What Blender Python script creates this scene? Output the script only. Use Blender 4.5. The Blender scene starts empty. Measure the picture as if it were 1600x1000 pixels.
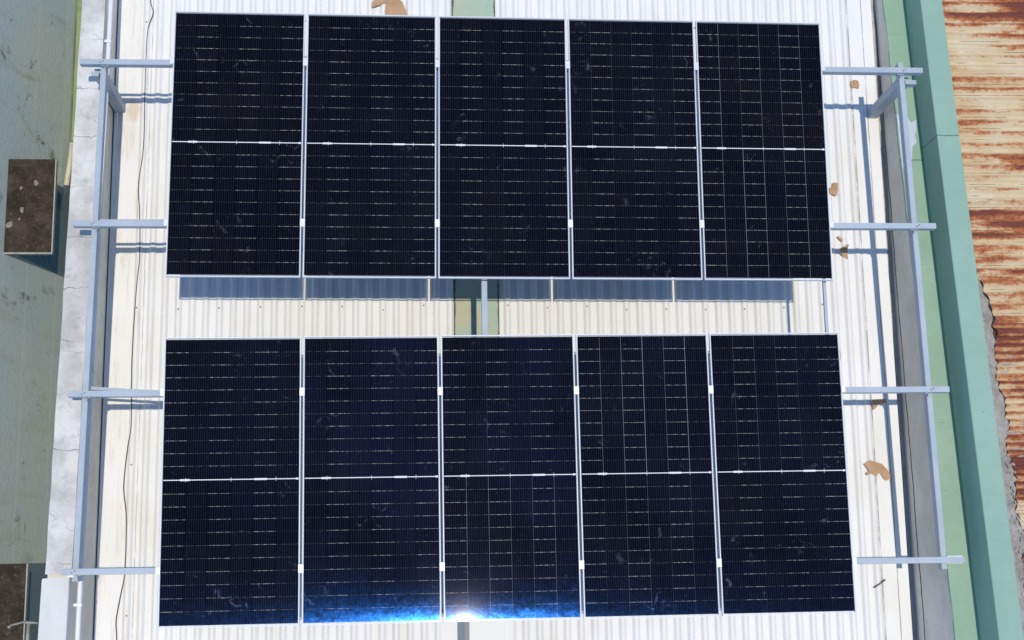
import bpy, bmesh, math, random
from mathutils import Vector, Matrix
random.seed(7)
S = bpy.context.scene
COL = S.collection

# ------------------------------------------------------------------ camera
cam_d = bpy.data.cameras.new('camera')
cam = bpy.data.objects.new('camera', cam_d)
COL.objects.link(cam)
cam.location = (-0.81544, -2.44244, 13.1489)
cam.rotation_euler = (0.191780, -0.068464, -0.015102)
cam_d.sensor_fit = 'HORIZONTAL'
cam_d.sensor_width = 36.0
cam_d.lens = 36.0 * 2244.32 / 1600.0
cam_d.clip_end = 3000
S.camera = cam

# ------------------------------------------------------------------ light
SUN = Vector((0.052, -0.031, 1.0)).normalized()
w = bpy.data.worlds.new('World')
S.world = w
w.use_nodes = True
nt = w.node_tree
sky = nt.nodes.new('ShaderNodeTexSky')
sky.sky_type = 'NISHITA'
sky.sun_disc = False
sky.sun_elevation = math.asin(SUN.z)
sky.sun_rotation = math.atan2(SUN.x, SUN.y)
sky.air_density = 1.0
sky.dust_density = 0.0
sky.ozone_density = 5.0
nt.links.new(sky.outputs[0], nt.nodes['Background'].inputs[0])
nt.nodes['Background'].inputs[1].default_value = 0.15
sd = bpy.data.lights.new('sun', 'SUN')
sd.energy = 2.3
sd.angle = math.radians(0.53)
sd.color = (1.0, 0.915, 0.78)
so = bpy.data.objects.new('sun', sd)
COL.objects.link(so)
so.rotation_euler = (-SUN).to_track_quat('-Z', 'Y').to_euler()
so.location = (2, -1, 30)
S.view_settings.view_transform = 'Standard'
S.view_settings.look = 'None'
S.view_settings.exposure = 0.42
S.view_settings.gamma = 1.0
S.render.engine = 'CYCLES'
S.cycles.max_bounces = 6
S.cycles.sample_clamp_indirect = 6


# ------------------------------------------------------------------ node helpers
class NT:
    def __init__(self, name):
        self.m = bpy.data.materials.new(name)
        self.m.use_nodes = True
        self.t = self.m.node_tree
        self.b = self.t.nodes['Principled BSDF']
        self._obj = None

    def val(self, sock, v):
        if isinstance(v, bpy.types.NodeSocket):
            self.t.links.new(v, sock)
        elif isinstance(v, (tuple, list)) and len(v) == 3 and sock.type == 'RGBA':
            sock.default_value = (*v, 1)
        else:
            sock.default_value = v

    def node(self, kind, ins=(), **props):
        n = self.t.nodes.new(kind)
        for k, v in props.items():
            setattr(n, k, v)
        for k, v in dict(ins).items():
            self.val(n.inputs[k], v)
        return n

    def obj(self):
        if self._obj is None:
            self._obj = self.node('ShaderNodeTexCoord').outputs['Object']
        return self._obj

    def xyz(self):
        s = self.node('ShaderNodeSeparateXYZ', {0: self.obj()})
        return s.outputs[0], s.outputs[1], s.outputs[2]

    def math(self, op, a, b=0.0, c=0.0, clamp=False):
        n = self.node('ShaderNodeMath', {0: a, 1: b, 2: c}, operation=op, use_clamp=clamp)
        return n.outputs[0]

    def scaled(self, sx, sy, sz, loc=(0, 0, 0)):
        n = self.node('ShaderNodeMapping', {'Vector': self.obj()})
        n.inputs['Scale'].default_value = (sx, sy, sz)
        n.inputs['Location'].default_value = loc
        return n.outputs[0]

    def noise(self, scale, detail=4, rough=0.6, vec=None, dist=0.0):
        n = self.node('ShaderNodeTexNoise', {'Vector': vec if vec is not None else self.obj(), 'Scale': scale,
                                             'Detail': detail, 'Roughness': rough, 'Distortion': dist})
        return n.outputs['Fac']

    def step(self, v, lo, hi):
        n = self.node('ShaderNodeMapRange', {'Value': v, 'From Min': lo, 'From Max': hi}, interpolation_type='SMOOTHSTEP')
        return n.outputs[0]

    def mix(self, f, a, b):
        n = self.node('ShaderNodeMix', data_type='RGBA')
        self.val(n.inputs[0], f)
        self.val(n.inputs[6], a)
        self.val(n.inputs[7], b)
        return n.outputs[2]

    def mul(self, a, b):
        return self.math('MULTIPLY', a, b)

    def bump(self, h, strength=0.3, dist=0.01):
        n = self.node('ShaderNodeBump', {'Height': h, 'Strength': strength, 'Distance': dist})
        self.t.links.new(n.outputs[0], self.b.inputs['Normal'])

    def out(self, color, rough=0.7, metal=0.0, spec=0.3):
        self.val(self.b.inputs['Base Color'], color)
        self.val(self.b.inputs['Roughness'], rough)
        self.val(self.b.inputs['Metallic'], metal)
        self.val(self.b.inputs['Specular IOR Level'], spec)
        return self.m


M = {}


def mat_roof():
    t = NT('white_metal_roof')
    big = t.noise(0.9, 3)
    st = t.noise(1.0, 5, 0.65, t.scaled(22, 0.7, 1))
    sp = t.noise(26, 3, 0.6)
    sp2 = t.noise(5, 2)
    c = t.mix(t.step(big, 0.35, 0.7), (0.72, 0.715, 0.68), (0.76, 0.76, 0.75))
    c = t.mix(t.mul(t.step(st, 0.54, 0.75), 0.40), c, (0.50, 0.45, 0.36))
    c = t.mix(t.mul(t.step(t.noise(3.0, 4, 0.6, t.scaled(1, .3, 1)), 0.5, .8), 0.35), c, (0.60, 0.55, 0.44))
    dots = t.mul(t.step(sp, 0.70, 0.76), t.step(sp2, 0.52, 0.62))
    c = t.mix(t.mul(dots, 0.8), c, (0.20, 0.17, 0.14))
    # brown drip stain near the left front post and dirt along the left verge
    x, y, z = t.xyz()
    edge = t.step(x, -2.9, -3.6)
    d = t.mul(t.mul(edge, t.step(t.noise(2.2, 6, 0.7, t.scaled(9, 0.9, 1)), 0.5, 0.78)), 0.75)
    c = t.mix(d, c, (0.48, 0.37, 0.24))
    rx = t.math('SUBTRACT', x, -3.43)
    ry = t.math('SUBTRACT', y, 2.13)
    rd = t.math('SQRT', t.math('ADD', t.mul(rx, rx), t.mul(t.mul(ry, ry), 0.35)))
    rd = t.math('ADD', rd, t.mul(t.math('SUBTRACT', t.noise(16, 5, 0.7), 0.5), 0.10))
    c = t.mix(t.mul(t.step(rd, 0.095, 0.03), 0.45), c, (0.50, 0.30, 0.13))
    wob = t.mul(t.math('SUBTRACT', t.noise(5, 4), 0.5), 0.012)
    for sx, k in ((-3.272, 0.55), (3.4965, 0.75), (3.640, 0.5)):
        d = t.math('ABSOLUTE', t.math('SUBTRACT', t.math('ADD', x, wob), sx))
        c = t.mix(t.mul(t.mul(t.step(d, 0.006, 0.002), t.step(t.noise(3.1, 5, 0.7), 0.36, 0.56)), k), c, (0.13, 0.11, 0.10))
    t.bump(t.noise(14, 3), 0.08, 0.01)
    return t.out(c, 0.55, 0.0, 0.35)


def mat_concrete():
    t = NT('cracked_concrete')
    big = t.noise(1.8, 6, 0.65)
    c = t.mix(t.step(big, 0.35, 0.68), (0.43, 0.415, 0.385), (0.67, 0.65, 0.61))
    c = t.mix(t.mul(t.step(t.noise(7, 6, 0.75), 0.52, 0.72), 0.55), c, (0.30, 0.29, 0.29))
    wv = t.node('ShaderNodeVectorMath', {0: t.scaled(0.9, 1.1, 1), 1: t.node('ShaderNodeVectorMath', {0: t.node('ShaderNodeTexNoise', {'Vector': t.obj(), 'Scale': 3.5, 'Detail': 5}).outputs['Color'], 1: (0.35, 0.35, 0)}, operation='MULTIPLY').outputs[0]}, operation='ADD').outputs[0]
    v = t.node('ShaderNodeTexVoronoi', {'Vector': wv, 'Scale': 2.6}, feature='DISTANCE_TO_EDGE').outputs['Distance']
    crack = t.mul(t.step(v, 0.010, 0.003), t.step(t.noise(1.5, 2), 0.46, 0.6))
    c = t.mix(t.mul(crack, 0.30), c, (0.16, 0.15, 0.15))
    # hairline joints right across the cap
    x, y, z = t.xyz()
    yy = t.math('ADD', y, t.mul(t.math('SUBTRACT', t.noise(6, 4), 0.5), 0.12))
    j = t.math('ABSOLUTE', t.math('SUBTRACT', t.math('FRACT', t.math('DIVIDE', yy, 0.47)), 0.5))
    c = t.mix(t.mul(t.mul(t.step(j, 0.012, 0.004), t.step(t.noise(2.3, 2), 0.42, 0.55)), 0.75), c, (0.15, 0.14, 0.13))
    t.bump(t.noise(40, 5), 0.25, 0.006)
    return t.out(c, 0.9, 0, 0.2)


def mat_plaster(name, a, b, stain, scale=1.6, amt=0.5, rough=0.85, seams=()):
    t = NT(name)
    c = t.mix(t.step(t.noise(scale, 6, 0.65), 0.35, 0.68), a, b)
    c = t.mix(t.mul(t.step(t.noise(5, 6, 0.75), 0.55, 0.75), amt), c, stain)
    dots = t.mul(t.step(t.noise(34, 2), 0.72, 0.76), t.step(t.noise(4, 2), 0.5, 0.62))
    c = t.mix(t.mul(dots, 0.7), c, (0.06, 0.06, 0.05))
    if seams:
        x, y, z = t.xyz()
        run = t.step(t.noise(1.0, 5, 0.7, t.scaled(1.5, 14, 1)), 0.56, 0.72)
        c = t.mix(t.mul(run, 0.5), c, stain)
        for sy in seams:
            d = t.math('ABSOLUTE', t.math('SUBTRACT', t.math('ADD', y, t.mul(t.math('SUBTRACT', t.noise(9, 4), 0.5), 0.03)), sy))
            c = t.mix(t.mul(t.step(d, 0.008, 0.002), 0.75), c, (0.05, 0.06, 0.05))
    t.bump(t.noise(45, 4), 0.18, 0.006)
    return t.out(c, rough, 0, 0.25)


def mat_neighbour():
    t = NT('stained_green_wall')
    c = t.mix(t.step(t.noise(0.55, 4, 0.6), 0.38, 0.66), (0.56, 0.62, 0.57), (0.50, 0.61, 0.62))
    c = t.mix(t.mul(t.step(t.noise(1.0, 5, 0.6, t.scaled(1, 4.5, 0.55)), 0.5, 0.72), 0.45), c, (0.46, 0.48, 0.39))
    # dark run marks that go down the wall
    d = t.mul(t.step(t.noise(1.0, 8, 0.8, t.scaled(1, 2.8, 2.6), 0.5), 0.56, 0.64), t.step(t.noise(1.0, 2, 0.5, t.scaled(1, 1.1, 1.0, (4, 2, 3))), 0.42, 0.55))
    c = t.mix(t.mul(d, 0.85), c, (0.15, 0.155, 0.12))
    e = t.mul(t.step(t.noise(1.0, 5, 0.7, t.scaled(1, 2.2, 1.1, (2, 5, 1)), 0.8), 0.56, 0.68), 0.5)
    c = t.mix(e, c, (0.36, 0.38, 0.29))
    k = t.mul(t.step(t.noise(11, 4, 0.7), 0.66, 0.72), t.step(t.noise(1.7, 2), 0.5, 0.6))
    c = t.mix(t.mul(k, 0.8), c, (0.10, 0.11, 0.09))
    x, y, z = t.xyz()
    for jz in (-1.45, -2.05):
        d = t.math('ABSOLUTE', t.math('SUBTRACT', t.math('ADD', z, t.mul(t.noise(3, 4), 0.03)), jz))
        c = t.mix(t.mul(t.step(d, 0.030, 0.012), 0.35), c, (0.66, 0.70, 0.62))
    low = t.step(t.math('ADD', z, t.mul(t.noise(1.6, 5), 0.9)), -2.3, -3.3)
    c = t.mix(t.mul(low, 0.6), c, (0.36, 0.39, 0.24))
    t.bump(t.noise(22, 5), 0.35, 0.012)
    return t.out(c, 0.85, 0, 0.25)


def mat_moss():
    t = NT('mossy_ledge')
    c = t.mix(t.step(t.noise(5, 6, 0.7), 0.35, 0.7), (0.030, 0.024, 0.019), (0.075, 0.060, 0.046))
    c = t.mix(t.mul(t.step(t.noise(30, 4, 0.7), 0.56, 0.74), 0.7), c, (0.17, 0.15, 0.12))
    c = t.mix(t.step(t.noise(2.2, 6, 0.7), 0.70, 0.74), c, (0.34, 0.31, 0.27))
    t.bump(t.noise(35, 5), 0.6, 0.02)
    return t.out(c, 0.95, 0, 0.1)


def mat_rust(name, p, bias):
    t = NT(name)
    x, y, z = t.xyz()
    fr = t.math('FRACT', t.math('DIVIDE', y, p))
    side = t.step(t.math('ABSOLUTE', t.math('SUBTRACT', fr, 0.30)), 0.38, 0.02)
    n1 = t.noise(1.0, 6, 0.7, t.scaled(1.6, 9, 1))
    n2 = t.noise(1.3, 4, 0.6, t.scaled(0.7, 2.6, 1, (3, 1, 0)))
    n3 = t.noise(28, 5, 0.8)
    f = t.math('ADD', t.math('ADD', t.mul(n1, 0.75), t.mul(n2, 1.0)), t.math('ADD', t.mul(side, 0.16), t.mul(n3, 0.40)))
    n4 = t.noise(1.0, 2, 0.5, t.scaled(0.12, 3.4, 1, (7, 2, 0)))
    f = t.math('ADD', f, t.mul(t.math('SUBTRACT', n4, 0.5), 0.95))
    rust = t.step(f, 1.215 - bias, 1.37 - bias)
    deep = t.step(f, 1.33 - bias, 1.50 - bias)
    cream = t.mix(t.step(t.noise(2.5, 4), 0.4, 0.65), (0.58, 0.46, 0.28), (0.61, 0.53, 0.37))
    cream = t.mix(t.mul(t.step(f, 0.98 - bias, 1.24 - bias), 0.32), cream, (0.50, 0.30, 0.12))
    rc = t.mix(deep, (0.42, 0.145, 0.05), (0.15, 0.042, 0.028))
    rc = t.mix(t.mul(t.step(n3, 0.52, 0.66), 0.45), rc, (0.20, 0.075, 0.04))
    c = t.mix(rust, cream, rc)
    lap_shadow = t.mul(t.step(t.math('ABSOLUTE', t.math('SUBTRACT', fr, 0.80)), 0.05, 0.02), t.step(t.noise(1.0, 4, 0.7, t.scaled(2.2, 6, 1, (1, 4, 2))), 0.44, 0.58))
    c = t.mix(t.mul(lap_shadow, 0.7), c, (0.11, 0.06, 0.035))  # thin shadow lines along the corrugations, painted into the colour
    t.bump(n3, 0.3, 0.006)
    return t.out(c, 0.8, 0, 0.25)


def mat_cement(name='rough_cement', a=(0.26, 0.24, 0.21), b=(0.40, 0.38, 0.35)):
    t = NT(name)
    c = t.mix(t.step(t.noise(9, 6, 0.75), 0.35, 0.65), a, b)
    t.bump(t.noise(18, 6, 0.7), 0.7, 0.03)
    return t.out(c, 0.95, 0, 0.15)


def mat_band():
    t = NT('green_cement_strip')
    x, y, z = t.xyz()
    c = t.mix(t.step(t.noise(2.6, 5, 0.6), 0.38, 0.64), (0.36, 0.47, 0.37), (0.47, 0.44, 0.31))
    c = t.mix(t.mul(t.step(t.noise(9, 6, 0.7), 0.52, 0.72), 0.5), c, (0.30, 0.35, 0.30))
    xx = t.math('ADD', x, t.mul(t.math('SUBTRACT', t.noise(9, 5, 0.7), 0.5), 0.05))
    e = t.step(t.math('ABSOLUTE', t.math('ADD', xx, 0.206)), 0.192, 0.204)
    c = t.mix(t.mul(e, 0.9), c, (0.07, 0.08, 0.07))
    t.bump(t.noise(25, 5), 0.3, 0.01)
    return t.out(c, 0.9, 0, 0.2)


def mat_steel():
    t = NT('pale_blue_painted_steel')
    c = t.mix(t.step(t.noise(3, 4), 0.35, 0.7), (0.315, 0.37, 0.42), (0.365, 0.42, 0.47))
    c = t.mix(t.mul(t.step(t.noise(30, 4, 0.7), 0.58, 0.72), 0.5), c, (0.27, 0.29, 0.31))
    c = t.mix(t.mul(t.step(t.noise(9, 5, 0.75), 0.60, 0.72), 0.45), c, (0.40, 0.37, 0.33))
    return t.out(c, 0.5, 0.0, 0.4)


def mat_plain(name, col, rough=0.6, metal=0.0, spec=0.4, var=0.12, scale=12):
    t = NT(name)
    d = tuple(v * (1 - var) for v in col)
    c = t.mix(t.step(t.noise(scale, 4), 0.35, 0.68), d, col)
    return t.out(c, rough, metal, spec)


def mat_card():
    t = NT('brown_cardboard')
    c = t.mix(t.step(t.noise(6, 4), 0.35, 0.7), (0.42, 0.26, 0.155), (0.50, 0.33, 0.20))
    wv = t.node('ShaderNodeTexWave', {'Vector': t.scaled(1, 0.4, 1), 'Scale': 60, 'Distortion': 0.3}).outputs['Fac']
    c = t.mix(t.mul(wv, 0.12), c, (0.30, 0.19, 0.11))
    return t.out(c, 0.9, 0, 0.15)


CP, RP = 0.184, 0.1055        # cell column pitch, half-cell row pitch


def mat_cells():
    t = NT('monocrystalline_cells')
    x, y, z = t.xyz()
    oi = t.node('ShaderNodeObjectInfo')
    rnd = oi.outputs['Random']
    u = t.math('DIVIDE', t.math('ADD', x, 0.552), CP)
    cu = t.math('FLOOR', u)
    fu = t.math('FRACT', u)
    ay = t.math('ABSOLUTE', y)
    v = t.math('DIVIDE', t.math('SUBTRACT', ay, 0.008), RP)
    cv = t.math('FLOOR', v)
    fv = t.math('FRACT', v)
    sgn = t.math('GREATER_THAN', y, 0.0)

    def rand(a, b, c):
        vec = t.node('ShaderNodeCombineXYZ', {0: a, 1: b, 2: c}).outputs[0]
        return t.node('ShaderNodeTexWhiteNoise', {'Vector': vec}, noise_dimensions='3D').outputs['Value']
    r10 = t.mul(rnd, 61.3)
    cellr = rand(cu, t.math('ADD', cv, t.mul(sgn, 40.0)), r10)
    # cell colour
    c = t.mix(cellr, (0.0014, 0.0016, 0.0024), (0.0032, 0.0031, 0.0040))
    c = t.mix(t.mul(t.step(t.noise(1.3, 3), 0.4, 0.7), 0.6), c, (0.0022, 0.0026, 0.0050))
    c = t.mix(t.mul(t.node('ShaderNodeSeparateColor', {0: oi.outputs['Color']}).outputs[2], t.step(t.noise(0.9, 4, 0.6, t.scaled(1, 1, 1, (5, 3, 0))), 0.35, 0.6)), c, (0.0038, 0.0060, 0.0165))
    # ten bus-bar wires on each cell
    fb = t.math('FRACT', t.math('ADD', t.mul(fu, 10.0), 0.5))
    bus = t.math('LESS_THAN', t.math('ABSOLUTE', t.math('SUBTRACT', fb, 0.5)), 0.045)
    bus = t.mul(bus, t.math('LESS_THAN', t.math('ABSOLUTE', t.math('SUBTRACT', fu, 0.5)), 0.47))
    bn = t.noise(1.0, 3, 0.6, t.scaled(40, 3, 1))
    bus = t.mul(bus, t.math('MULTIPLY_ADD', bn, 0.7, 0.25))
    c = t.mix(bus, c, (0.050, 0.054, 0.064))
    # bright ribbon seen in the slit between half cells: painted glints, stronger on every other string
    par = t.math('MODULO', t.math('ADD', cu, t.math('FLOOR', t.mul(rnd, 7.99))), 2.0)
    strg = t.math('ADD', t.math('MULTIPLY_ADD', par, 0.70, 0.05), t.mul(rand(cu, cv, t.math('ADD', r10, sgn)), 0.25))
    seg = t.step(t.noise(1.0, 4, 0.75, t.scaled(26, 9.3, 1)), 0.42, 0.62)
    seg = t.math('MULTIPLY_ADD', seg, 0.85, 0.15)
    dv = t.mul(t.math('MINIMUM', fv, t.math('SUBTRACT', 1.0, fv)), RP)
    row = t.math('LESS_THAN', dv, 0.0014)
    row = t.mul(row, t.math('GREATER_THAN', ay, 0.03))
    row = t.mul(row, t.math('LESS_THAN', ay, 1.150))
    c = t.mix(t.mul(row, t.mul(strg, seg)), c, (0.52, 0.50, 0.45))
    # vertical slits between strings, plain on some modules only
    du = t.mul(t.math('MINIMUM', fu, t.math('SUBTRACT', 1.0, fu)), CP)
    col = t.math('LESS_THAN', du, 0.0012)
    col = t.mul(col, t.math('LESS_THAN', t.math('ABSOLUTE', x), 0.54))
    vis = t.math('MULTIPLY_ADD', rand(t.math('FLOOR', t.math('ADD', u, 0.5)), sgn, t.math('ADD', r10, 5.0)), 0.30, 0.12)
    oc = t.node('ShaderNodeSeparateColor', {0: oi.outputs['Color']})
    half = t.math('ADD', t.mul(oc.outputs[0], sgn), t.mul(oc.outputs[1], t.math('SUBTRACT', 1.0, sgn)))
    vis = t.math('ADD', t.mul(vis, t.mul(half, 1.5)), 0.02)
    c = t.mix(t.mul(col, vis), c, (0.42, 0.45, 0.50))
    # silver ribbon across the middle with its cross ticks and painted-in wide sun glints
    mid = t.math('LESS_THAN', ay, 0.0036)
    mid_glint = t.math('GREATER_THAN', t.noise(1.0, 1, 0.4, t.scaled(6.5, 0.01, 1)), 0.56)
    mid2 = t.mul(t.math('LESS_THAN', ay, 0.0075), mid_glint)
    u2 = t.math('DIVIDE', t.math('ADD', x, 0.368), 0.368)
    tick = t.math('LESS_THAN', t.mul(t.math('ABSOLUTE', t.math('SUBTRACT', u2, t.math('ROUND', u2))), 0.368), 0.0018)
    tick = t.mul(tick, t.math('LESS_THAN', ay, 0.017))
    tick = t.mul(tick, t.math('LESS_THAN', t.math('ABSOLUTE', x), 0.5))
    midm = t.math('MAXIMUM', t.math('MAXIMUM', mid, mid2), t.mul(tick, 0.7))
    c = t.mix(midm, c, (0.70, 0.70, 0.68))
    # black borders outside the cell field
    bord = t.math('MAXIMUM', t.math('GREATER_THAN', t.math('ABSOLUTE', x), 0.5515), t.math('GREATER_THAN', ay, 1.1685))
    c = t.mix(bord, c, (0.02, 0.025, 0.032))
    # dust and hand smears on the glass
    ofs = t.node('ShaderNodeVectorMath', {0: t.obj(), 1: t.node('ShaderNodeCombineXYZ', {0: t.mul(rnd, 31.0), 1: t.mul(rnd, 17.0), 2: 0.0}).outputs[0]}, operation='ADD').outputs[0]
    s1 = t.step(t.noise(8.0, 5, 0.7, ofs, 1.4), 0.58, 0.70)
    s2 = t.step(t.noise(3.1, 2, 0.5, ofs), 0.52, 0.66)
    smear = t.mul(t.mul(s1, s2), t.math('MULTIPLY_ADD', t.noise(60, 3, 0.6, ofs), 0.5, 0.1))
    speck = t.mul(t.step(t.noise(70, 2, 0.5, ofs), 0.745, 0.78), 0.5)
    c = t.mix(t.math('MAXIMUM', t.mul(smear, 0.42), t.mul(speck, 0.3)), c, (0.30, 0.32, 0.36))
    dustf = t.step(t.noise(1.2, 4, 0.6, ofs), 0.4, 0.8)
    c = t.mix(t.mul(dustf, 0.006), c, (0.35, 0.35, 0.36))
    t.out(c, 0.10, 0.0, 0.085)
    b = t.b
    t.bump(t.noise(5.0, 3, 0.6, ofs), 1.0, 0.00013)
    grime = t.step(t.noise(38, 5, 0.75, ofs), 0.35, 0.75)
    t.val(b.inputs['Roughness'], t.math('ADD', t.math('MULTIPLY_ADD', smear, 0.25, 0.078), t.mul(grime, 0.025)))
    t.val(b.inputs['Specular IOR Level'], t.math('MULTIPLY_ADD', t.step(t.noise(16, 5, 0.75, ofs), 0.35, 0.65), 0.08, 0.05))
    b.inputs['Specular Tint'].default_value = (0.03, 0.22, 1.0, 1)
    b.inputs['Anisotropic'].default_value = 1.0
    t.val(b.inputs['Tangent'], t.node('ShaderNodeCombineXYZ', {0: 1.0, 1: 0.0, 2: 0.0}).outputs[0])
    b.inputs['Coat Weight'].default_value = 0.022
    b.inputs['Coat Roughness'].default_value = 0.055
    b.inputs['Coat IOR'].default_value = 1.3
    return t.m


def mat_clear():
    t = NT('clear_glass_edge')
    t.out((0.95, 0.97, 0.97), 0.05, 0, 0.5)
    tr = t.node('ShaderNodeBsdfTransparent')
    mx = t.node('ShaderNodeMixShader', {0: 0.10})
    t.t.links.new(tr.outputs[0], mx.inputs[1])
    t.t.links.new(t.b.outputs[0], mx.inputs[2])
    t.t.links.new(mx.outputs[0], t.t.nodes['Material Output'].inputs[0])
    return t.m


M['roof'] = mat_roof()
M['concrete'] = mat_concrete()
M['cream_wall'] = mat_plaster('cream_plaster', (0.60, 0.58, 0.54), (0.66, 0.65, 0.61), (0.44, 0.41, 0.37), 2.2, 0.35)
M['grey_wall'] = mat_plaster('grey_plaster', (0.60, 0.56, 0.49), (0.74, 0.69, 0.61), (0.42, 0.38, 0.33), 2.0, 0.55)
M['green'] = mat_plaster('pale_green_paint', (0.25, 0.38, 0.27), (0.30, 0.43, 0.32), (0.22, 0.30, 0.21), 1.3, 0.5, seams=(1.55, -3.9))
M['olive'] = mat_plaster('olive_green_paint', (0.21, 0.28, 0.145), (0.26, 0.34, 0.19), (0.17, 0.15, 0.08), 1.3, 0.6)
M['brown'] = mat_plaster('brown_stained_cement', (0.13, 0.12, 0.065), (0.20, 0.20, 0.12), (0.08, 0.06, 0.035), 2.3, 0.7)
M['mint'] = mat_plaster('mint_green_paint', (0.235, 0.37, 0.29), (0.275, 0.41, 0.33), (0.22, 0.33, 0.26), 1.1, 0.5, seams=(1.67, -3.4))
M['neigh'] = mat_neighbour()
M['moss'] = mat_moss()
M['rust_a'] = mat_rust('rusted_cream_sheet', 0.112, 0.165)
M['rust_b'] = mat_rust('heavily_rusted_sheet', 0.068, 0.24)
M['cement'] = mat_cement()
M['cement_pale'] = mat_cement('pale_cement', (0.38, 0.36, 0.34), (0.52, 0.50, 0.47))
M['band'] = mat_band()
M['steel'] = mat_steel()
M['alu'] = mat_plain('anodised_aluminium', (0.55, 0.58, 0.62), 0.5, 0.1, 0.3, 0.06, 4)
M['clamp'] = mat_plain('bright_aluminium', (0.58, 0.60, 0.63), 0.45, 0.2, 0.4, 0.08)
M['white_pipe'] = mat_plain('white_plastic', (0.74, 0.76, 0.80), 0.4, 0, 0.4, 0.05)
M['grey_pipe'] = mat_plain('weathered_grey_metal', (0.36, 0.37, 0.36), 0.6, 0, 0.3, 0.3)
M['cream_pipe'] = mat_plain('cream_plastic', (0.62, 0.57, 0.42), 0.5, 0, 0.4, 0.15)
M['black'] = mat_plain('black_rubber', (0.06, 0.06, 0.062), 0.55, 0, 0.4, 0.2)
M['blue_win'] = mat_plain('blue_painted_shutter', (0.10, 0.28, 0.42), 0.5, 0, 0.4, 0.15, 5)
M['card'] = mat_card()
M['wood'] = mat_plain('grey_weathered_wood', (0.16, 0.14, 0.13), 0.8, 0, 0.2, 0.3)
M['paper'] = mat_plain('dirty_paper', (0.26, 0.23, 0.20), 0.9, 0, 0.2, 0.2)
M['screw'] = mat_plain('dull_screw', (0.22, 0.20, 0.18), 0.6, 0.3, 0.4, 0.3)
M['shade_blue'] = mat_plain('slate_blue_shade', (0.085, 0.145, 0.20), 0.5, 0, 0.4, 0.15, 5)
M['shade_grey'] = mat_plain('grey_shade', (0.20, 0.20, 0.23), 0.5, 0, 0.4, 0.15, 5)
M['ground'] = mat_plaster('dark_soil', (0.06, 0.065, 0.045), (0.11, 0.11, 0.085), (0.05, 0.06, 0.03), 0.8, 0.6)
M['cells'] = mat_cells()
M['clear'] = mat_clear()
M['whitepatch'] = mat_plain('bluish_white_paint', (0.50, 0.58, 0.66), 0.8, 0, 0.2, 0.08, 6)
M['fascia'] = mat_plain('fascia', (0.5, 0.5, 0.48), 0.8)


# ------------------------------------------------------------------ mesh helpers
class MB:
    def __init__(self):
        self.v, self.f, self.mi = [], [], []

    def face(self, idx, m=0):
        self.f.append(tuple(idx))
        self.mi.append(m)

    def hexa(self, p, m=0, top=None):
        """p: 4 bottom corners then 4 top corners, counter-clockwise from above."""
        n = len(self.v)
        self.v += [tuple(q) for q in p]
        for k, q in enumerate(((0, 3, 2, 1), (4, 5, 6, 7), (0, 1, 5, 4), (1, 2, 6, 5), (2, 3, 7, 6), (3, 0, 4, 7))):
            self.face([n + i for i in q], top if (top is not None and k == 1) else m)

    def box(self, x0, x1, y0, y1, z0, z1, m=0, top=None):
        self.hexa([(x0, y0, z0), (x1, y0, z0), (x1, y1, z0), (x0, y1, z0),
                   (x0, y0, z1), (x1, y0, z1), (x1, y1, z1), (x0, y1, z1)], m, top)

    def tube(self, pts, r, n=8, m=0):
        pts = [Vector(p) for p in pts]
        base = len(self.v)
        for i, p in enumerate(pts):
            d = (pts[min(i + 1, len(pts) - 1)] - pts[max(i - 1, 0)]).normalized()
            a = d.cross(Vector((0, 0, 1)))
            if a.length < 1e-3:
                a = d.cross(Vector((1, 0, 0)))
            a.normalize()
            b = a.cross(d)
            for k in range(n):
                q = p + (a * math.cos(2 * math.pi * k / n) + b * math.sin(2 * math.pi * k / n)) * r
                self.v.append(tuple(q))
        for i in range(len(pts) - 1):
            for k in range(n):
                k2 = (k + 1) % n
                self.face((base + i * n + k, base + i * n + k2, base + (i + 1) * n + k2, base + (i + 1) * n + k), m)
        self.face([base + k for k in range(n)][::-1], m)
        self.face([base + (len(pts) - 1) * n + k for k in range(n)], m)

    def build(self, name, mats, parent=None, loc=(0, 0, 0), bevel=0.0, smooth=False):
        me = bpy.data.meshes.new(name)
        me.from_pydata(self.v, [], self.f)
        for m in (mats if isinstance(mats, (list, tuple)) else [mats]):
            me.materials.append(m)
        for p, i in zip(me.polygons, self.mi):
            p.material_index = i
        bm = bmesh.new()
        bm.from_mesh(me)
        bmesh.ops.recalc_face_normals(bm, faces=bm.faces)
        if bevel:
            bmesh.ops.bevel(bm, geom=list(bm.edges), offset=bevel, segments=2, affect='EDGES', clamp_overlap=True)
        bm.to_mesh(me)
        bm.free()
        if smooth:
            for p in me.polygons:
                p.use_smooth = True
        o = bpy.data.objects.new(name, me)
        COL.objects.link(o)
        o.location = loc
        if parent is not None:
            o.parent = parent
        return o


def tag(o, label=None, cat=None, group=None, kind=None):
    for k, v in (('label', label), ('category', cat), ('group', group), ('kind', kind or ('thing' if cat else None))):
        if v:
            o[k] = v
    return o


def thing(name, loc, label, cat, group=None, rz=0.0):
    o = bpy.data.objects.new(name, None)
    COL.objects.link(o)
    o.location = loc
    o.rotation_euler = (0, 0, rz)
    return tag(o, label, cat, group)


# ------------------------------------------------------------------ ground
g = MB()
g.v = [(-400, -400, -4.6), (400, -400, -4.6), (400, 400, -4.6), (-400, 400, -4.6)]
g.face((0, 1, 2, 3))
tag(g.build('ground', M['ground']), kind='structure')

YA, YB = -4.6, 5.2        # roof and wall length beyond both edges of the frame

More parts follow.
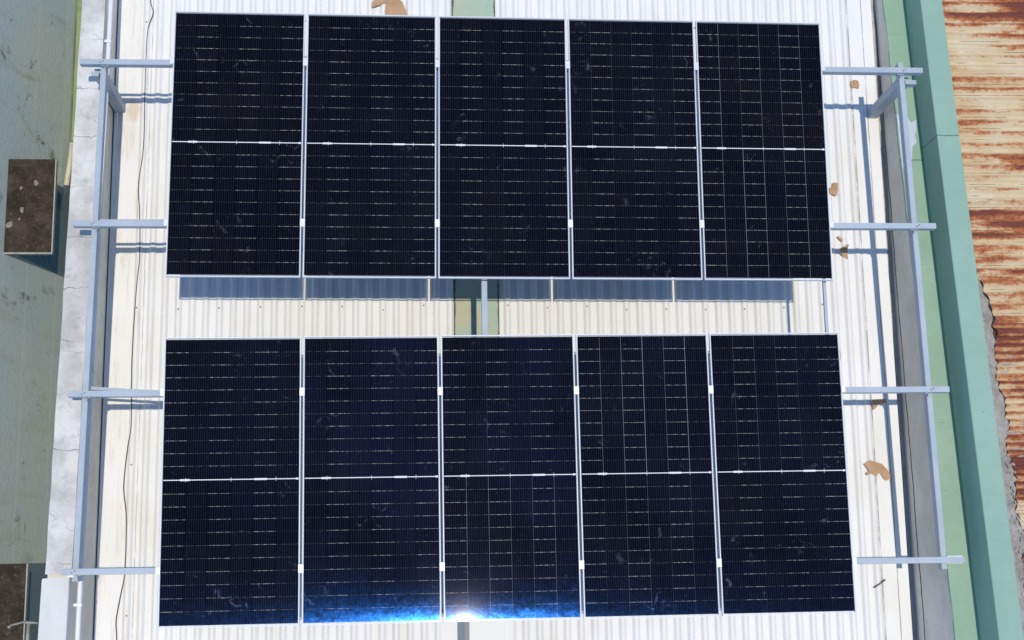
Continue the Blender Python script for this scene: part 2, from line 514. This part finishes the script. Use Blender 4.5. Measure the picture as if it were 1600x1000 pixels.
# ------------------------------------------------------------------ house with the white roof
house = thing('house', (0, 0, 0), 'house roof of white corrugated metal sheets carrying the solar panels', 'house')
PITCH = 0.125
PROF = [(0.0, 0.0), (0.042, 0.0), (0.048, 0.002), (0.066, 0.0205), (0.074, 0.0235), (0.090, 0.0235), (0.098, 0.0205), (0.116, 0.002)]


def roof_sheet(x0, x1, flat_l=0.0, flat_r=0.0):
    xs = []
    if flat_l:
        xs += [(x0, 0.014), (x0 + 0.012, 0.014), (x0 + 0.016, 0.0), (x0 + flat_l - 0.004, 0.0)]
    x = x0 + flat_l
    while x < x1 - flat_r - 1e-6:
        for dx, z in PROF:
            if x + dx < x1 - flat_r - 1e-6:
                xs.append((x + dx, z))
        x += PITCH
    xs.append((x1 - flat_r, 0.0))
    if flat_r:
        a = x1 - flat_r
        xs += [(a + 0.004, 0.010), (a + 0.137, 0.010), (a + 0.139, 0.005), (a + 0.142, 0.005), (a + 0.144, 0.012), (x1, 0.012)]
    mb = MB()
    ny = 24
    for j in range(ny + 1):
        y = YA + (YB - YA) * j / ny
        for x, z in xs:
            mb.v.append((x, y, z + 0.0015 * math.sin(y * 1.7 + x * 0.9)))
    n = len(xs)
    for j in range(ny):
        for i in range(n - 1):
            mb.face((j * n + i, j * n + i + 1, (j + 1) * n + i + 1, (j + 1) * n + i))
    # turned-down edge at both sides
    for i, d in ((0, 1), (n - 1, -1)):
        b = len(mb.v)
        for j in range(ny + 1):
            q = mb.v[j * n + i]
            mb.v.append((q[0], q[1], q[2] - 0.03))
        for j in range(ny):
            mb.face((j * n + i, (j + 1) * n + i, b + j + 1, b + j))
    return mb


roof_sheet(-3.60, -0.412, flat_l=0.19).build('roof_sheet', M['roof'], house)
roof_sheet(0.0, 3.745, flat_r=0.245).build('roof_sheet', M['roof'], house)
b = MB()
b.box(-0.418, 0.006, -2.62, YB, -0.10, 0.010)
o = b.build('cement_strip', M['band'], house)
o['label'] = 'green cement strip between the two halves of the white roof'
for x0, x1, y0, y1, z0, z1 in ((-0.56, -0.409, YA, -2.56, 0.017, 0.026), (-0.301, 0.082, YA, -2.56, 0.017, 0.026)):
    b = MB()
    b.box(x0, x1, y0, y1, z0, z1)
    b.build('roof_flashing', M['roof'], house)
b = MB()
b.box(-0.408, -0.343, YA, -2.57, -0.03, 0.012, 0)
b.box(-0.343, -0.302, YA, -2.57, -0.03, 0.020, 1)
b.build('shade_strip', [M['shade_blue'], M['shade_grey']], house)  # two-tone strip: blue-grey shade between the flashings, painted as colour
b = MB()
b.box(-3.79, 3.79, YA, YB, -4.6, -0.14)
b.build('wall', M['grey_wall'], house)
# screw heads on the ribs
b = MB()
for y in (4.4, 3.02, 1.62, 0.22, -1.2, -2.58, -3.9):
    for xs0, xe in ((-3.41, -0.5), (0.0, 3.45)):
        k = 0
        x = xs0 + 0.083
        while x < xe:
            if k % 3 == 0:
                jx, jy = random.uniform(-.004, .004), random.uniform(-.03, .03)
                b.tube([(x + jx, y + jy, 0.012), (x + jx, y + jy, 0.030)], 0.008, 6)
            x += PITCH
            k += 1
b.build('screw_heads', M['screw'], house)['kind'] = 'stuff'

# ------------------------------------------------------------------ left parapet wall (top rises towards the bottom of the picture)
ZL = lambda y: 0.79 - 0.075 * y
ZR = lambda y: 0.60 - 0.115 * y
ZU = lambda y: 1.00 - 0.118 * y


def sloped(mb, x0, x1, y0, y1, zb, zf, m=0, top=None):
    mb.hexa([(x0, y0, zb), (x1, y0, zb), (x1, y1, zb), (x0, y1, zb),
             (x0, y0, zf(y0)), (x1, y0, zf(y0)), (x1, y1, zf(y1)), (x0, y1, zf(y1))], m, top)


lw = thing('parapet_wall', (-3.7, 0, -4.6), 'cracked grey concrete parapet wall at the left edge of the white roof', 'wall')


def shift(o, t):
    o.matrix_parent_inverse = Matrix.Translation(-Vector(t.location))
    return o


b = MB()
sloped(b, -3.80, -3.612, YA, YB, -4.6, lambda y: ZL(y) - 0.03)
shift(b.build('wall_body', M['grey_wall'], lw), lw)
b = MB()
ys = [-2.20 + (YB + 2.20) * k / 40 for k in range(41)]
rnd = random.Random(3)
rows = [(y, -3.812 + rnd.uniform(-.004, .004), -3.602 + rnd.uniform(-.003, .003), rnd.uniform(-.003, .003)) for y in ys]
for (y0, a0, c0, d0), (y1, a1, c1, d1) in zip(rows, rows[1:]):
    b.hexa([(a0, y0, ZL(y0) - 0.028), (c0, y0, ZL(y0) - 0.028), (c1, y1, ZL(y1) - 0.028), (a1, y1, ZL(y1) - 0.028),
            (a0, y0, ZL(y0) + d0), (c0, y0, ZL(y0) + d0), (c1, y1, ZL(y1) + d1), (a1, y1, ZL(y1) + d1)])
shift(b.build('wall_cap', M['concrete'], lw), lw)
b = MB()
b.hexa([(-3.838, YA, 0.9), (-3.610, YA, 0.9), (-3.610, -2.215, 0.9), (-3.832, -2.235, 0.9),
        (-3.838, YA, ZL(YA) + .03), (-3.610, YA, ZL(YA) + .03), (-3.610, -2.215, ZL(-2.2) + .03), (-3.832, -2.235, ZL(-2.2) + .03)])
o = shift(b.build('wall_cap', M['cream_wall'], lw, bevel=0.006), lw)
o['label'] = 'smooth cream end section of the cap'

# gutter floor between roof and walls belongs to the house
for x0, x1 in ((-3.611, -3.575), (3.72, 3.799)):
    b = MB()
    b.box(x0, x1, YA, YB, -0.139, -0.034)
    b.build('gutter', M['cement_pale'], house)

# white conduit along the inner face
b = MB()
b.tube([(-3.570, y, 0.645 - 0.050 * y + 0.004 * math.sin(y * 2.1)) for y in [YA + 0.2 + (YB - YA - .4) * k / 30 for k in range(31)]], 0.021, 10)
for y in (2.6, 1.5, -0.45, -1.25, -2.45):
    b.box(-3.613, -3.546, y - .012, y + .012, 0.645 - 0.050 * y - .026, 0.645 - 0.050 * y + .025)
tag(b.build('water_pipe', M['white_pipe'], smooth=False), 'white plastic pipe running along the inside of the cracked concrete wall', 'pipe')

# ------------------------------------------------------------------ right stepped parapet
rw = thing('parapet_wall', (4.0, 0, -4.6), 'pale green stepped parapet wall between the white roof and the rusty roof', 'wall')
b = MB()
sloped(b, 3.80, 4.012, YA, YB, -4.6, lambda y: ZR(y) - 0.012)
o = shift(b.build('wall_body', M['grey_wall'], rw), rw)
o['label'] = 'bare grey plaster face below the green paint'
b = MB()
ys = [YA + (YB - YA) * k / 40 for k in range(41)]
rnd = random.Random(5)
rows = [(y, 3.796 + rnd.uniform(-.006, .006)) for y in ys]
for (y0, a0), (y1, a1) in zip(rows, rows[1:]):
    b.hexa([(a0, y0, ZR(y0) - .03), (4.011, y0, ZR(y0) - .03), (4.011, y1, ZR(y1) - .03), (a1, y1, ZR(y1) - .03),
            (a0, y0, ZR(y0)), (4.011, y0, ZR(y0)), (4.011, y1, ZR(y1)), (a1, y1, ZR(y1))])
shift(b.build('lower_step', M['green'], rw), rw)
b = MB()
sloped(b, 4.012, 4.222, YA, YB, -4.6, ZU)
shift(b.build('upper_step', M['mint'], rw, bevel=0.004), rw)
# long plaster joint on the grey face
b = MB()
rnd = random.Random(9)
jy = [YA + (YB - YA) * k / 60 for k in range(61)]
b.tube([(3.7995, y, 0.085 - 0.036 * y + rnd.uniform(-.012, .012)) for y in jy], 0.0055, 5)
shift(b.build('plaster_joint', M['black'], rw), rw)
# pale smear of plaster on the lower step by the post
b = MB()
pts = [(3.80, 2.02), (3.90, 1.99), (3.93, 1.93), (3.985, 1.965), (3.975, 1.86), (3.955, 1.80), (3.965, 1.73), (3.92, 1.69), (3.90, 1.56), (3.85, 1.50), (3.80, 1.46), (3.799, 1.6), (3.80, 1.8)]
n = len(pts)
b.v = [(x, y, ZR(y) + .005) for x, y in pts] + [(x, y, ZR(y) - .004) for x, y in pts]
b.face(range(n))
for i in range(n):
    b.face((i, (i + 1) % n, n + (i + 1) % n, n + i))
shift(b.build('plaster_patch', M['whitepatch'], rw), rw)

# ------------------------------------------------------------------ rusty roof beyond
rr = thing('rusty_roof', (6.0, 0, 0.2), 'rusty cream corrugated metal roof beyond the green wall on the right', 'roof')
ZT = lambda y: ZU(y) - 0.075


def rust_sheet(y0, y1, p, amp, xe, dz, prof):
    mb = MB()
    ny = int((y1 - y0) / p * 8)
    nx = 26
    for j in range(ny + 1):
        y = y0 + (y1 - y0) * j / ny
        s = math.sin(2 * math.pi * y / p)
        z = ZT(y) + dz + amp * (math.copysign(abs(s) ** 0.6, s) if prof else s)
        x0 = xe(y)
        for i in range(nx + 1):
            t = i / nx
            x = x0 + (9.5 - x0) * t ** 1.8
            mb.v.append((x, y + 0.004 * math.sin(x * 3 + y), z + 0.05 * (x - 4.2) * 0.3 + (0.006 * math.sin(x * 5 + 9 * y) if i < 6 else 0)))
    for j in range(ny):
        for i in range(nx):
            a = j * (nx + 1) + i
            mb.face((a, a + 1, a + nx + 2, a + nx + 1))
    return mb


rnd = random.Random(2)
J = [rnd.uniform(-1, 1) for _ in range(400)]


def jag(y, amp, per):
    k = (y + 20) / per
    i = int(k)
    return amp * (J[i % 400] * (1 - (k - i)) + J[(i + 1) % 400] * (k - i))


def edge_a(y):
    base = 4.215
    if y < 0.50:
        base += min(0.13, (0.50 - y) * 0.28) + jag(y, 0.025, 0.06)
    return base


def edge_b(y):
    return 4.335 + 0.018 * min(1.5, max(0, -y)) + jag(y, 0.025, 0.034) + jag(y, 0.02, 0.21)


shift(rust_sheet(-0.235, YB, 0.112, 0.017, edge_a, 0.010, True).build('roof_sheet', M['rust_a'], rr, smooth=True), rr)
o = shift(rust_sheet(YA, -0.11, 0.068, 0.013, edge_b, -0.012, False).build('roof_sheet', M['rust_b'], rr, smooth=True), rr)
o['label'] = 'darker fully rusted sheets with a torn edge'
b = MB()
ny = 150
nx = 6
for j in range(ny + 1):
    y = YA + (0.75 - YA) * j / ny
    for i in range(nx + 1):
        x = 4.20 + 0.30 * i / nx
        b.v.append((x, y, ZT(y) - 0.026 + jag(y + i * 3.1, 0.010, 0.05) + (0.02 if i < 2 else 0)))
for j in range(ny):
    for i in range(nx):
        a = j * (nx + 1) + i
        b.face((a, a + 1, a + nx + 2, a + nx + 1))
o = shift(b.build('cement_flashing', M['cement'], rr, smooth=True), rr)
b = MB()
rnd = random.Random(12)
for k in range(120):
    y = rnd.uniform(-3.2, -1.25)
    x = 4.30 + rnd.uniform(-.05, .06) + 0.012 * max(0, -y)
    r = rnd.uniform(.004, .017)
    z = ZT(y) - 0.012
    n = len(b.v)
    m = 7
    for i in range(m):
        a = 2 * math.pi * i / m
        q = r * rnd.uniform(.6, 1.2)
        b.v.append((x + q * math.cos(a), y + 1.4 * q * math.sin(a), z))
    b.v.append((x, y, z + 0.005))
    for i in range(m):
        b.face((n + i, n + (i + 1) % m, n + m))
o = shift(b.build('cement_lumps', M['cement'], rr), rr)
o['kind'] = 'stuff'
b = MB()
sloped(b, 4.23, 9.5, YA, YB, -4.6, lambda y: ZT(y) - 0.12)
shift(b.build('wall', M['grey_wall'], rr), rr)

# ------------------------------------------------------------------ neighbour on the left
nb = thing('neighbour_building', (-6.0, 0, -4.6), 'tall stained green plastered building across the narrow gap on the left', 'building')
XW = -4.84
LEAN = 0.24              # wall face leaned back a little so the high sun reaches it


def lean(o):
    for v in o.data.vertices:
        v.co.x += LEAN * (-1.0 - v.co.z)
    return o


b = MB()
b.box(-9.0, XW, -5.5, 7.0, -4.6, 1.6)
shift(lean(b.build('wall', M['neigh'], nb)), nb)


def ledge(x1, y0, y1, zt):
    mb = MB()
    mb.box(XW - .08, x1 - .011, y0 + .012, y1, zt - .10, zt, 0)
    o = shift(mb.build('window_ledge', M['moss'], nb), nb)
    e = MB()
    e.box(x1 - .010, x1, y0, y1, zt - .06, zt + .003, 0)
    e.box(XW + .001, x1 - .0105, y0, y0 + .011, zt - .06, zt + .003, 0)
    q = shift(e.build('ledge_edge', M['cement_pale'], nb), nb)
    q.parent = o
    q.matrix_parent_inverse = o.matrix_world.inverted() @ Matrix.Identity(4)
    q.matrix_parent_inverse = (Matrix.Translation(nb.location) @ o.matrix_parent_inverse).inverted()
    return o


ledge(-4.368, 0.975, 1.950, -1.0)
ledge(-4.395, -3.30, -2.065, -0.75)
for y0, y1, zt in ((1.02, 1.90, -1.12), (-3.25, -2.12, -.87)):
    mb = MB()
    mb.box(XW - .02, XW + .012, y0, y1, zt - .95, zt - .02)
    wn = shift(lean(mb.build('window', M['blue_win'], nb)), nb)
    mb = MB()
    for k in range(6):
        z = zt - .10 - k * .13
        mb.box(XW + .012, XW + .022, y0 + .06, y1 - .06, z - .05, z)
    q = lean(mb.build('shutter_slats', M['blue_win'], wn))
    q.matrix_parent_inverse = (Matrix.Translation(nb.location) @ wn.matrix_parent_inverse).inverted()
b = MB()
b.box(-4.70, -4.521, 2.534, 7.0, -2.34, -2.22, 1)
b.box(-4.520, -4.447, 2.534, 7.0, -2.34, -2.20, 0)
shift(b.build('plinth_band', [M['olive'], M['brown']], nb), nb)

# alley pipes
b = MB()
b.tube([(-4.478, 2.47, -2.07), (-4.49, 2.25, -2.06), (-4.52, 1.95, -2.05), (-4.55, 1.72, -2.04)], 0.030, 10)
tag(b.build('drain_pipe', M['cream_pipe'], smooth=True), 'cream drain pipe end sloping down the green building beside the mossy ledge', 'pipe')
b = MB()
b.box(-4.10, -4.02, 0.52, 0.70, -1.10, -1.02)
b.box(-4.12, -3.81, 0.56, 0.60, -1.10, -1.06)
tag(b.build('outlet_box', M['cream_pipe'], bevel=0.006), 'small cream outlet box sticking out of the concrete wall above the gap', 'outlet box')
b = MB()
b.tube([(-4.19, 0.405, -1.12), (-4.05, 0.36, -1.1), (-3.82, 0.36, -1.08)], 0.022, 8)
b.tube([(-4.195, 0.41, -1.12), (-4.22, 0.44, -1.12)], 0.03, 8)
tag(b.build('spout_pipe', M['cream_pipe'], smooth=True), 'thin cream spout pipe just below the outlet box in the gap', 'pipe')
b = MB()
b.tube([(-4.52, -2.63, -0.70), (-4.40, -2.60, -0.69)], 0.009, 8)
b.tube([(-4.53, -2.645, -0.70), (-4.515, -2.63, -0.74)], 0.014, 8)
b.tube([(-4.40, -2.60, -0.69), (-4.27, -2.61, -0.72)], 0.012, 8)
b.tube([(-4.355, -2.61, -0.72), (-4.36, -3.0, -0.72), (-4.36, -3.6, -0.72)], 0.018, 8)
tag(b.build('clothes_rail', M['grey_pipe'], smooth=True), 'grey metal pole with a hooked arm over the lower mossy ledge', 'pole')
rnd = random.Random(21)
for i, (x, y, r, lab) in enumerate([
        (-4.56, 1.70, .045, 'torn white paper scrap, long and pointed, near the top of the mossy ledge'),
        (-4.70, 1.65, .026, 'small curled paper scrap at upper left on the mossy ledge'),
        (-4.68, 1.42, .034, 'square pale paper scrap in the middle of the mossy ledge'),
        (-4.80, 1.27, .038, 'wide pale paper scrap by the wall side of the mossy ledge'),
        (-4.70, 1.33, .022, 'narrow paper scrap just below the square one on the mossy ledge')]):
    b = MB()
    m = 6
    for k in range(m):
        a = 2 * math.pi * k / m + rnd.uniform(-.2, .2)
        q = r * rnd.uniform(.55, 1.15)
        b.v.append((q * math.cos(a) * (1.2 if i == 3 else .7), q * math.sin(a), rnd.uniform(0.003, .012)))
    n = len(b.v)
    b.v += [(p[0], p[1], p[2] - .003) for p in b.v]
    b.face(range(m))
    b.face([n + k for k in range(m)][::-1])
    for k in range(m):
        b.face((k, (k + 1) % m, n + (k + 1) % m, n + k))
    tag(b.build('paper_scrap', M['paper'], None, (x, y, -0.999)), lab, 'paper', 'paper scraps on the ledge')

# ------------------------------------------------------------------ mounting frame
PZ = 1.131                # top of the panels
mf = thing('mounting_frame', (0, 0, 0), 'pale blue steel mounting frame under the two rows of solar panels', 'frame')
RZ1, RZ0 = 1.094, 1.018
RAILS = [(2.188, -3.687, 3.812), (0.735, -3.687, 3.830), (-0.727, -3.668, 3.843), (-2.186, -3.656, 3.866)]


def channel(x0, x1, y0, y1, z0, z1):
    mb = MB()
    mb.box(x0, x1, y0, y1, z0, z1)
    return mb


for y, x0, x1 in RAILS:
    o = channel(x0, x1, y - .025, y + .025, RZ0, RZ1).build('rail', M['steel'], mf, bevel=0.003)
BZ1, BZ0 = 1.016, 0.926
for x, y0, y1 in ((-3.527, -2.262, 2.20), (-0.183, -2.262, 2.24), (3.676, -2.262, 2.290)):
    o = channel(x - .024, x + .024, y0, y1, BZ0, BZ1).build('beam', M['steel'], mf, bevel=0.003)
    if x > 3:
        o.rotation_euler = (0, 0, 0)
# beams follow the slight skew of the roof edges
for o in [c for c in mf.children if c.name.startswith('beam')]:
    x = sum(v.co.x for v in o.data.vertices) / len(o.data.vertices)
    k = -0.017 if x > 3 else (0.014 if x < -3 else 0.0)
    for v in o.data.vertices:
        v.co.x += k * v.co.y
# tall posts at the upper corners, short hidden ones below the panels
for x0, x1, y0, y1, zb in ((-3.595, -3.50, 2.10, 2.185, -0.05), (3.64, 3.735, 2.10, 2.185, 0.012), (-0.225, -0.14, 1.70, 1.78, 0.0), (-0.225, -0.14, -1.80, -1.72, 0.0)):
    mb = MB()
    mb.box(x0, x1, y0, y1, zb, 0.924)
    mb.build('post', M['steel'], mf, bevel=0.003)
# cap plates over the posts
for x0, x1 in ((-3.60, -3.536), (3.67, 3.775)):
    mb = MB()
    mb.box(x0, x1, 2.085, 2.125, 0.9255, 1.012)
    mb.build('bracket', M['steel'], mf, bevel=0.002)
# fixing plates at the lower ends
mb = MB()
mb.box(3.741, 3.875, -2.215, -2.15, 0.985, 1.0165)
for px, py in ((3.79, -2.165), (3.83, -2.165), (3.79, -2.205), (3.83, -2.205)):
    mb.tube([(px, py, 1.0165), (px, py, 1.03)], .007, 6)
mb.build('bracket', M['clamp'], mf)
mb = MB()
mb.box(-3.62, -3.57, -2.228, -2.208, 0.99, 1.0165)
mb.build('bracket', M['clamp'], mf)
for y, xa, xb in RAILS:
    for x, k in ((-3.527, 0.014), (3.676, -0.017)):
        if abs(y) > 2.18 and x > 3 and y < 0:
            continue
        bx = x + k * y
        sx = 1 if x < 0 else -1
        mb = MB()
        mb.box(bx + sx * .0245 - .004, bx + sx * .0245 + .004, y - .055, y - .0255, 0.96, 1.06)
        mb.box(bx + sx * .0245 - .03, bx + sx * .0245 + .03, y - .0315, y - .0255, 1.0165, 1.06)
        mb.build('cleat', M['steel'], mf)
        for dx in (-.011, .011):
            mb = MB()
            mb.tube([(bx + dx, y + dx * .6, RZ1), (bx + dx, y + dx * .6, RZ1 + .006)], .0065, 6)
            mb.build('bolt', M['screw'], mf)
mb = MB()
mb.box(2.792, 2.818, -0.70, 0.709, 1.02, 1.05)
mb.build('tie_bar', M['steel'], mf)
# thin tie bars beside the left rail ends
for ya, yb, z in ((2.248, 2.248, 0.93), (0.795, 0.795, 0.93), (-0.655, -0.725, 0.90)):
    mb = MB()
    mb.hexa([(-3.52, ya - .013, z), (-2.4, yb - .013, z), (-2.4, yb + .013, z), (-3.52, ya + .013, z),
             (-3.52, ya - .013, z + .03), (-2.4, yb - .013, z + .03), (-2.4, yb + .013, z + .03), (-3.52, ya + .013, z + .03)])
    mb.build('tie_bar', M['steel'], mf)

# ------------------------------------------------------------------ solar panels
PW, PH, PG = 1.134, 2.384, 0.020
ROWS = [(-0.005703, -0.00812, 1.43959), (0.005705, 0.00812, -1.43959)]    # in-plane turn, x and y of each row's middle


def frame_mesh():
    mb = MB()
    X, Y, L = PW / 2, PH / 2, 0.0092
    z0, z1 = -0.035, 0.0
    zi = -0.0075
    for sx, sy, a0, a1 in ((1, 0, -Y, Y), (-1, 0, -Y, Y), (0, 1, -X, X), (0, -1, -X, X)):
        if sx:
            o1, i1 = sx * X, sx * (X - L)
            p = [(o1, a0), (o1, a1), (i1, a1 - L), (i1, a0 + L)]
        else:
            o1, i1 = sy * Y, sy * (Y - L)
            p = [(a0, o1), (a1, o1), (a1 - L, i1), (a0 + L, i1)]
        n = len(mb.v)
        mb.v += [(x, y, z0) for x, y in p] + [(x, y, z1) for x, y in p]
        for q in ((0, 3, 2, 1), (4, 5, 6, 7), (0, 1, 5, 4), (2, 3, 7, 6)):
            mb.face([n + i for i in q])
    # inner bottom flange
    return mb


def sheet_mesh():
    mb = MB()
    mb.box(-0.5555, 0.5555, -1.1735, 1.1735, -0.009, -0.004)
    return mb


def edge_mesh():
    mb = MB()
    X, Y, x, y = PW / 2 - .0093, PH / 2 - .0093, .5556, 1.1736
    for a in ((-X, X, y, Y), (-X, X, -Y, -y), (-X, -x, -y, y), (x, X, -y, y)):
        mb.box(a[0], a[1], a[2], a[3], -.0085, -.0042)
    return mb


PLAB = [
    ['black solar panel at the left end of the upper row',
     'second solar panel of the upper row, just below the large cardboard sheet',
     'middle solar panel of the upper row, directly below the green cement strip',
     'fourth solar panel from the left in the upper row',
     'black solar panel at the right end of the upper row, with thin upright cell lines'],
    ['black solar panel at the left end of the lower row',
     'second solar panel of the lower row, blue sun glare along its bottom edge',
     'middle solar panel of the lower row, white sun glare at its bottom left corner',
     'fourth solar panel from the left in the lower row',
     'black solar panel at the right end of the lower row']]
proto = thing('solar_panel', (0, 0, 0), 'solar panel', 'solar panel', 'solar panels in two rows of five')
frame_mesh().build('panel_frame', M['alu'], proto)
sheet_mesh().build('cell_sheet', M['cells'], proto)
edge_mesh().build('glass_margin', M['clear'], proto)
first = True
# how plainly the string gaps show in the far and near half of each module, and how blue its cells are
LOOK = (((0.02, 0, .0), (.05, .05, .1), (0, .1, .1), (.2, .1, .1), (.75, 1.0, .0)),
        ((.05, .0, .3), (0, .0, .8), (.12, .8, .6), (1.3, .3, .3), (.3, .1, .3)))
SKEW = (0.0018, 0.0060, 0.0052, 0.0012, 0.0003)
for r, (ang, dx, vy) in enumerate(ROWS):
    for k in range(5):
        u = (k - 2) * (PW + PG)
        if first:
            p = proto
            first = False
        else:
            p = proto.copy()
            COL.objects.link(p)
            for ch in proto.children:
                c = ch.copy()
                COL.objects.link(c)
                c.parent = p
        p.location = (dx + u * math.cos(ang), vy + u * math.sin(ang), PZ + (0.008 if r else 0))
        p.rotation_euler = (SKEW[k], 0.0080, ang) if r else (0, 0, ang)   # lower modules tilted a hair to steer the sun's glint
        p['label'] = PLAB[r][k]
        for ch in p.children:
            if ch.name.startswith('cell_sheet'):
                ch.color = (*LOOK[r][k], 1)

# clamps in the gaps over each rail
for ri, (y, _, _) in enumerate(RAILS):
    ang, dx, vy = ROWS[0 if ri < 2 else 1]
    for k in range(6):
        u = (k - 2.5) * (PW + PG)
        v = y - vy
        x = dx + u * math.cos(ang) - v * math.sin(ang)
        mb = MB()
        hw = 0.021
        if k == 0:
            mb.box(x - .016, x + .012 + .008, y - .03, y + .03, 1.1325, 1.137)
            mb.box(x - .016, x + .006, y - .03, y + .03, RZ1, 1.1320)
        elif k == 5:
            mb.box(x - .020, x + .016, y - .03, y + .03, 1.1325, 1.137)
            mb.box(x - .006, x + .016, y - .03, y + .03, RZ1, 1.1320)
        else:
            mb.box(x - hw, x + hw, y - .034, y + .034, 1.1325, 1.137)
            mb.box(x - .008, x + .008, y - .034, y + .034, RZ1, 1.1320)
            mb.tube([(x, y, 1.137), (x, y, 1.1425)], .006, 6)
        if ri > 1:
            mb.v = [(q[0], q[1], q[2] + .012 if q[2] > RZ1 + .001 else q[2]) for q in mb.v]
        mb.build('clamp', M['clamp'], mf)

# ------------------------------------------------------------------ cable and litter on the roof
pts = [(-3.30, 4.0), (-3.31, 3.5), (-3.3, 3.223), (-3.272, 3.093), (-3.314, 2.931), (-3.323, 2.641), (-3.322, 2.258), (-3.318, 1.754), (-3.352, 1.38),
       (-3.332, 1.133), (-3.318, 0.705), (-3.337, 0.403), (-3.355, -0.253), (-3.34, -0.839), (-3.366, -1.07), (-3.388, -1.415),
       (-3.355, -1.699), (-3.35, -2.149), (-3.381, -2.372), (-3.412, -2.592), (-3.401, -2.758), (-3.39, -3.2), (-3.41, -3.8)]


def catmull(P, n=6):
    out = []
    for i in range(len(P) - 1):
        p0, p1, p2, p3 = P[max(i - 1, 0)], P[i], P[i + 1], P[min(i + 2, len(P) - 1)]
        for k in range(n):
            t = k / n
            out.append(tuple(0.5 * (2 * b + (c - a) * t + (2 * a - 5 * b + 4 * c - d) * t * t + (3 * b - a - 3 * c + d) * t ** 3)
                             for a, b, c, d in zip(p0, p1, p2, p3)))
    out.append(P[-1])
    return out


b = MB()
b.tube([(x, y, 0.024) for x, y in catmull(pts)], 0.0042, 6)
tag(b.build('cable', M['black'], smooth=True), 'thin black cable lying along the left side of the white roof', 'cable')


def card(name, loc, outline, label, tilt=(0, 0), rz=0.0, fold=0.0, th=0.005, cat='cardboard', mat='card'):
    mb = MB()
    n = len(outline)
    for dz in (th, 0):
        for x, y in outline:
            mb.v.append((x, y, dz + fold * abs(x) + tilt[0] * x + tilt[1] * y))
    # fan from the middle keeps folded pieces clean
    cx = sum(p[0] for p in outline) / n
    cy = sum(p[1] for p in outline) / n
    mb.face(range(n))
    mb.face([n + i for i in range(n)][::-1])
    for i in range(n):
        mb.face((i, (i + 1) % n, n + (i + 1) % n, n + i))
    o = mb.build(name, M[mat], None, loc)
    bm = bmesh.new()
    bm.from_mesh(o.data)
    bmesh.ops.triangulate(bm, faces=[f for f in bm.faces if len(f.verts) > 4])
    bm.to_mesh(o.data)
    bm.free()
    o.rotation_euler = (0, 0, rz)
    return tag(o, label, cat, 'torn cardboard on the roof')


ZC = 0.028
card('cardboard_piece', (3.522, 2.442, ZC), [(-.035, -.01), (-.04, .03), (.0, .045), (.035, .035), (.045, -.01), (.04, -.04), (.0, -.03), (-.02, -.035)],
     'small ragged brown cardboard piece below the top right rail', (.25, .1))
card('cardboard_piece', (3.248, 1.368, ZC), [(-.04, .02), (-.01, .03), (.0, .075), (.045, .065), (.04, .0), (.03, -.06), (-.04, -.035)],
     'bent tan cardboard strip beside the right end panel of the upper row', (.1, .0), fold=.3)
card('cardboard_piece', (3.289, 0.885, ZC), [(-.03, .02), (-.015, .03), (-.005, .012), (.008, .015), (.012, .0), (.03, -.015), (.012, -.03), (-.012, -.005)],
     'tiny torn cardboard scrap just above the folded one', (.1, .1))
o = card('cardboard_piece', (3.312, 0.755, ZC), [(-.05, .005), (-.02, .04), (.015, .055), (.035, .07), (.045, .06), (.035, .03), (.035, -.03), (.045, -.07), (.02, -.07), (-.02, -.03)],
         'folded brown cardboard flap crossing the shadow line right of the panels', (-.2, .3), fold=.6)
o = card('cardboard_piece', (3.56, -0.705, ZC), [(-.07, .03), (.06, .035), (.065, -.0), (.0, -.01), (-.02, -.04), (-.055, -.065), (-.06, -.02)],
         'folded brown cardboard tube lying at the lower right rail shadow', (.1, .4), fold=.4)
card('cardboard_piece', (3.515, -1.334, ZC), [(-.13, .06), (-.07, .095), (.04, .06), (.09, .0), (.13, -.065), (.075, -.095), (.05, -.08), (.02, -.02), (-.02, -.05), (-.07, -.03), (-.11, -.045), (-.115, -.02), (-.09, -.01), (-.10, .02)],
     'large flat torn cardboard piece lying right of the lower row', (.02, .02))
card('cardboard_piece', (3.205, -0.247, ZC), [(-.03, .05), (.015, .055), (.02, .0), (.015, -.05), (-.03, -.055)],
     'cardboard sliver half hidden under the right end panel of the lower row', (.1, 0))
o = card('cardboard_piece', (-1.02, 3.20, ZC), [(-.10, .22), (.03, .24), (.06, .10), (.13, .02), (.18, -.12), (.15, -.40), (-.02, -.40), (-.045, -.06), (-.03, .03), (-.10, .0), (-.175, -.03), (-.17, .02), (-.12, .08)],
         'large brown cardboard sheet sticking out above the second panel of the upper row', (.06, .05), fold=.12)
b = MB()
b.tube([(-.055, -.035, .02), (.0, .0, .022), (.055, .035, .019)], .008, 6)
tag(b.build('stick', M['wood'], None, (3.466, -2.37, 0.0)), 'short grey stick on the roof right of the lowest panel', 'stick')
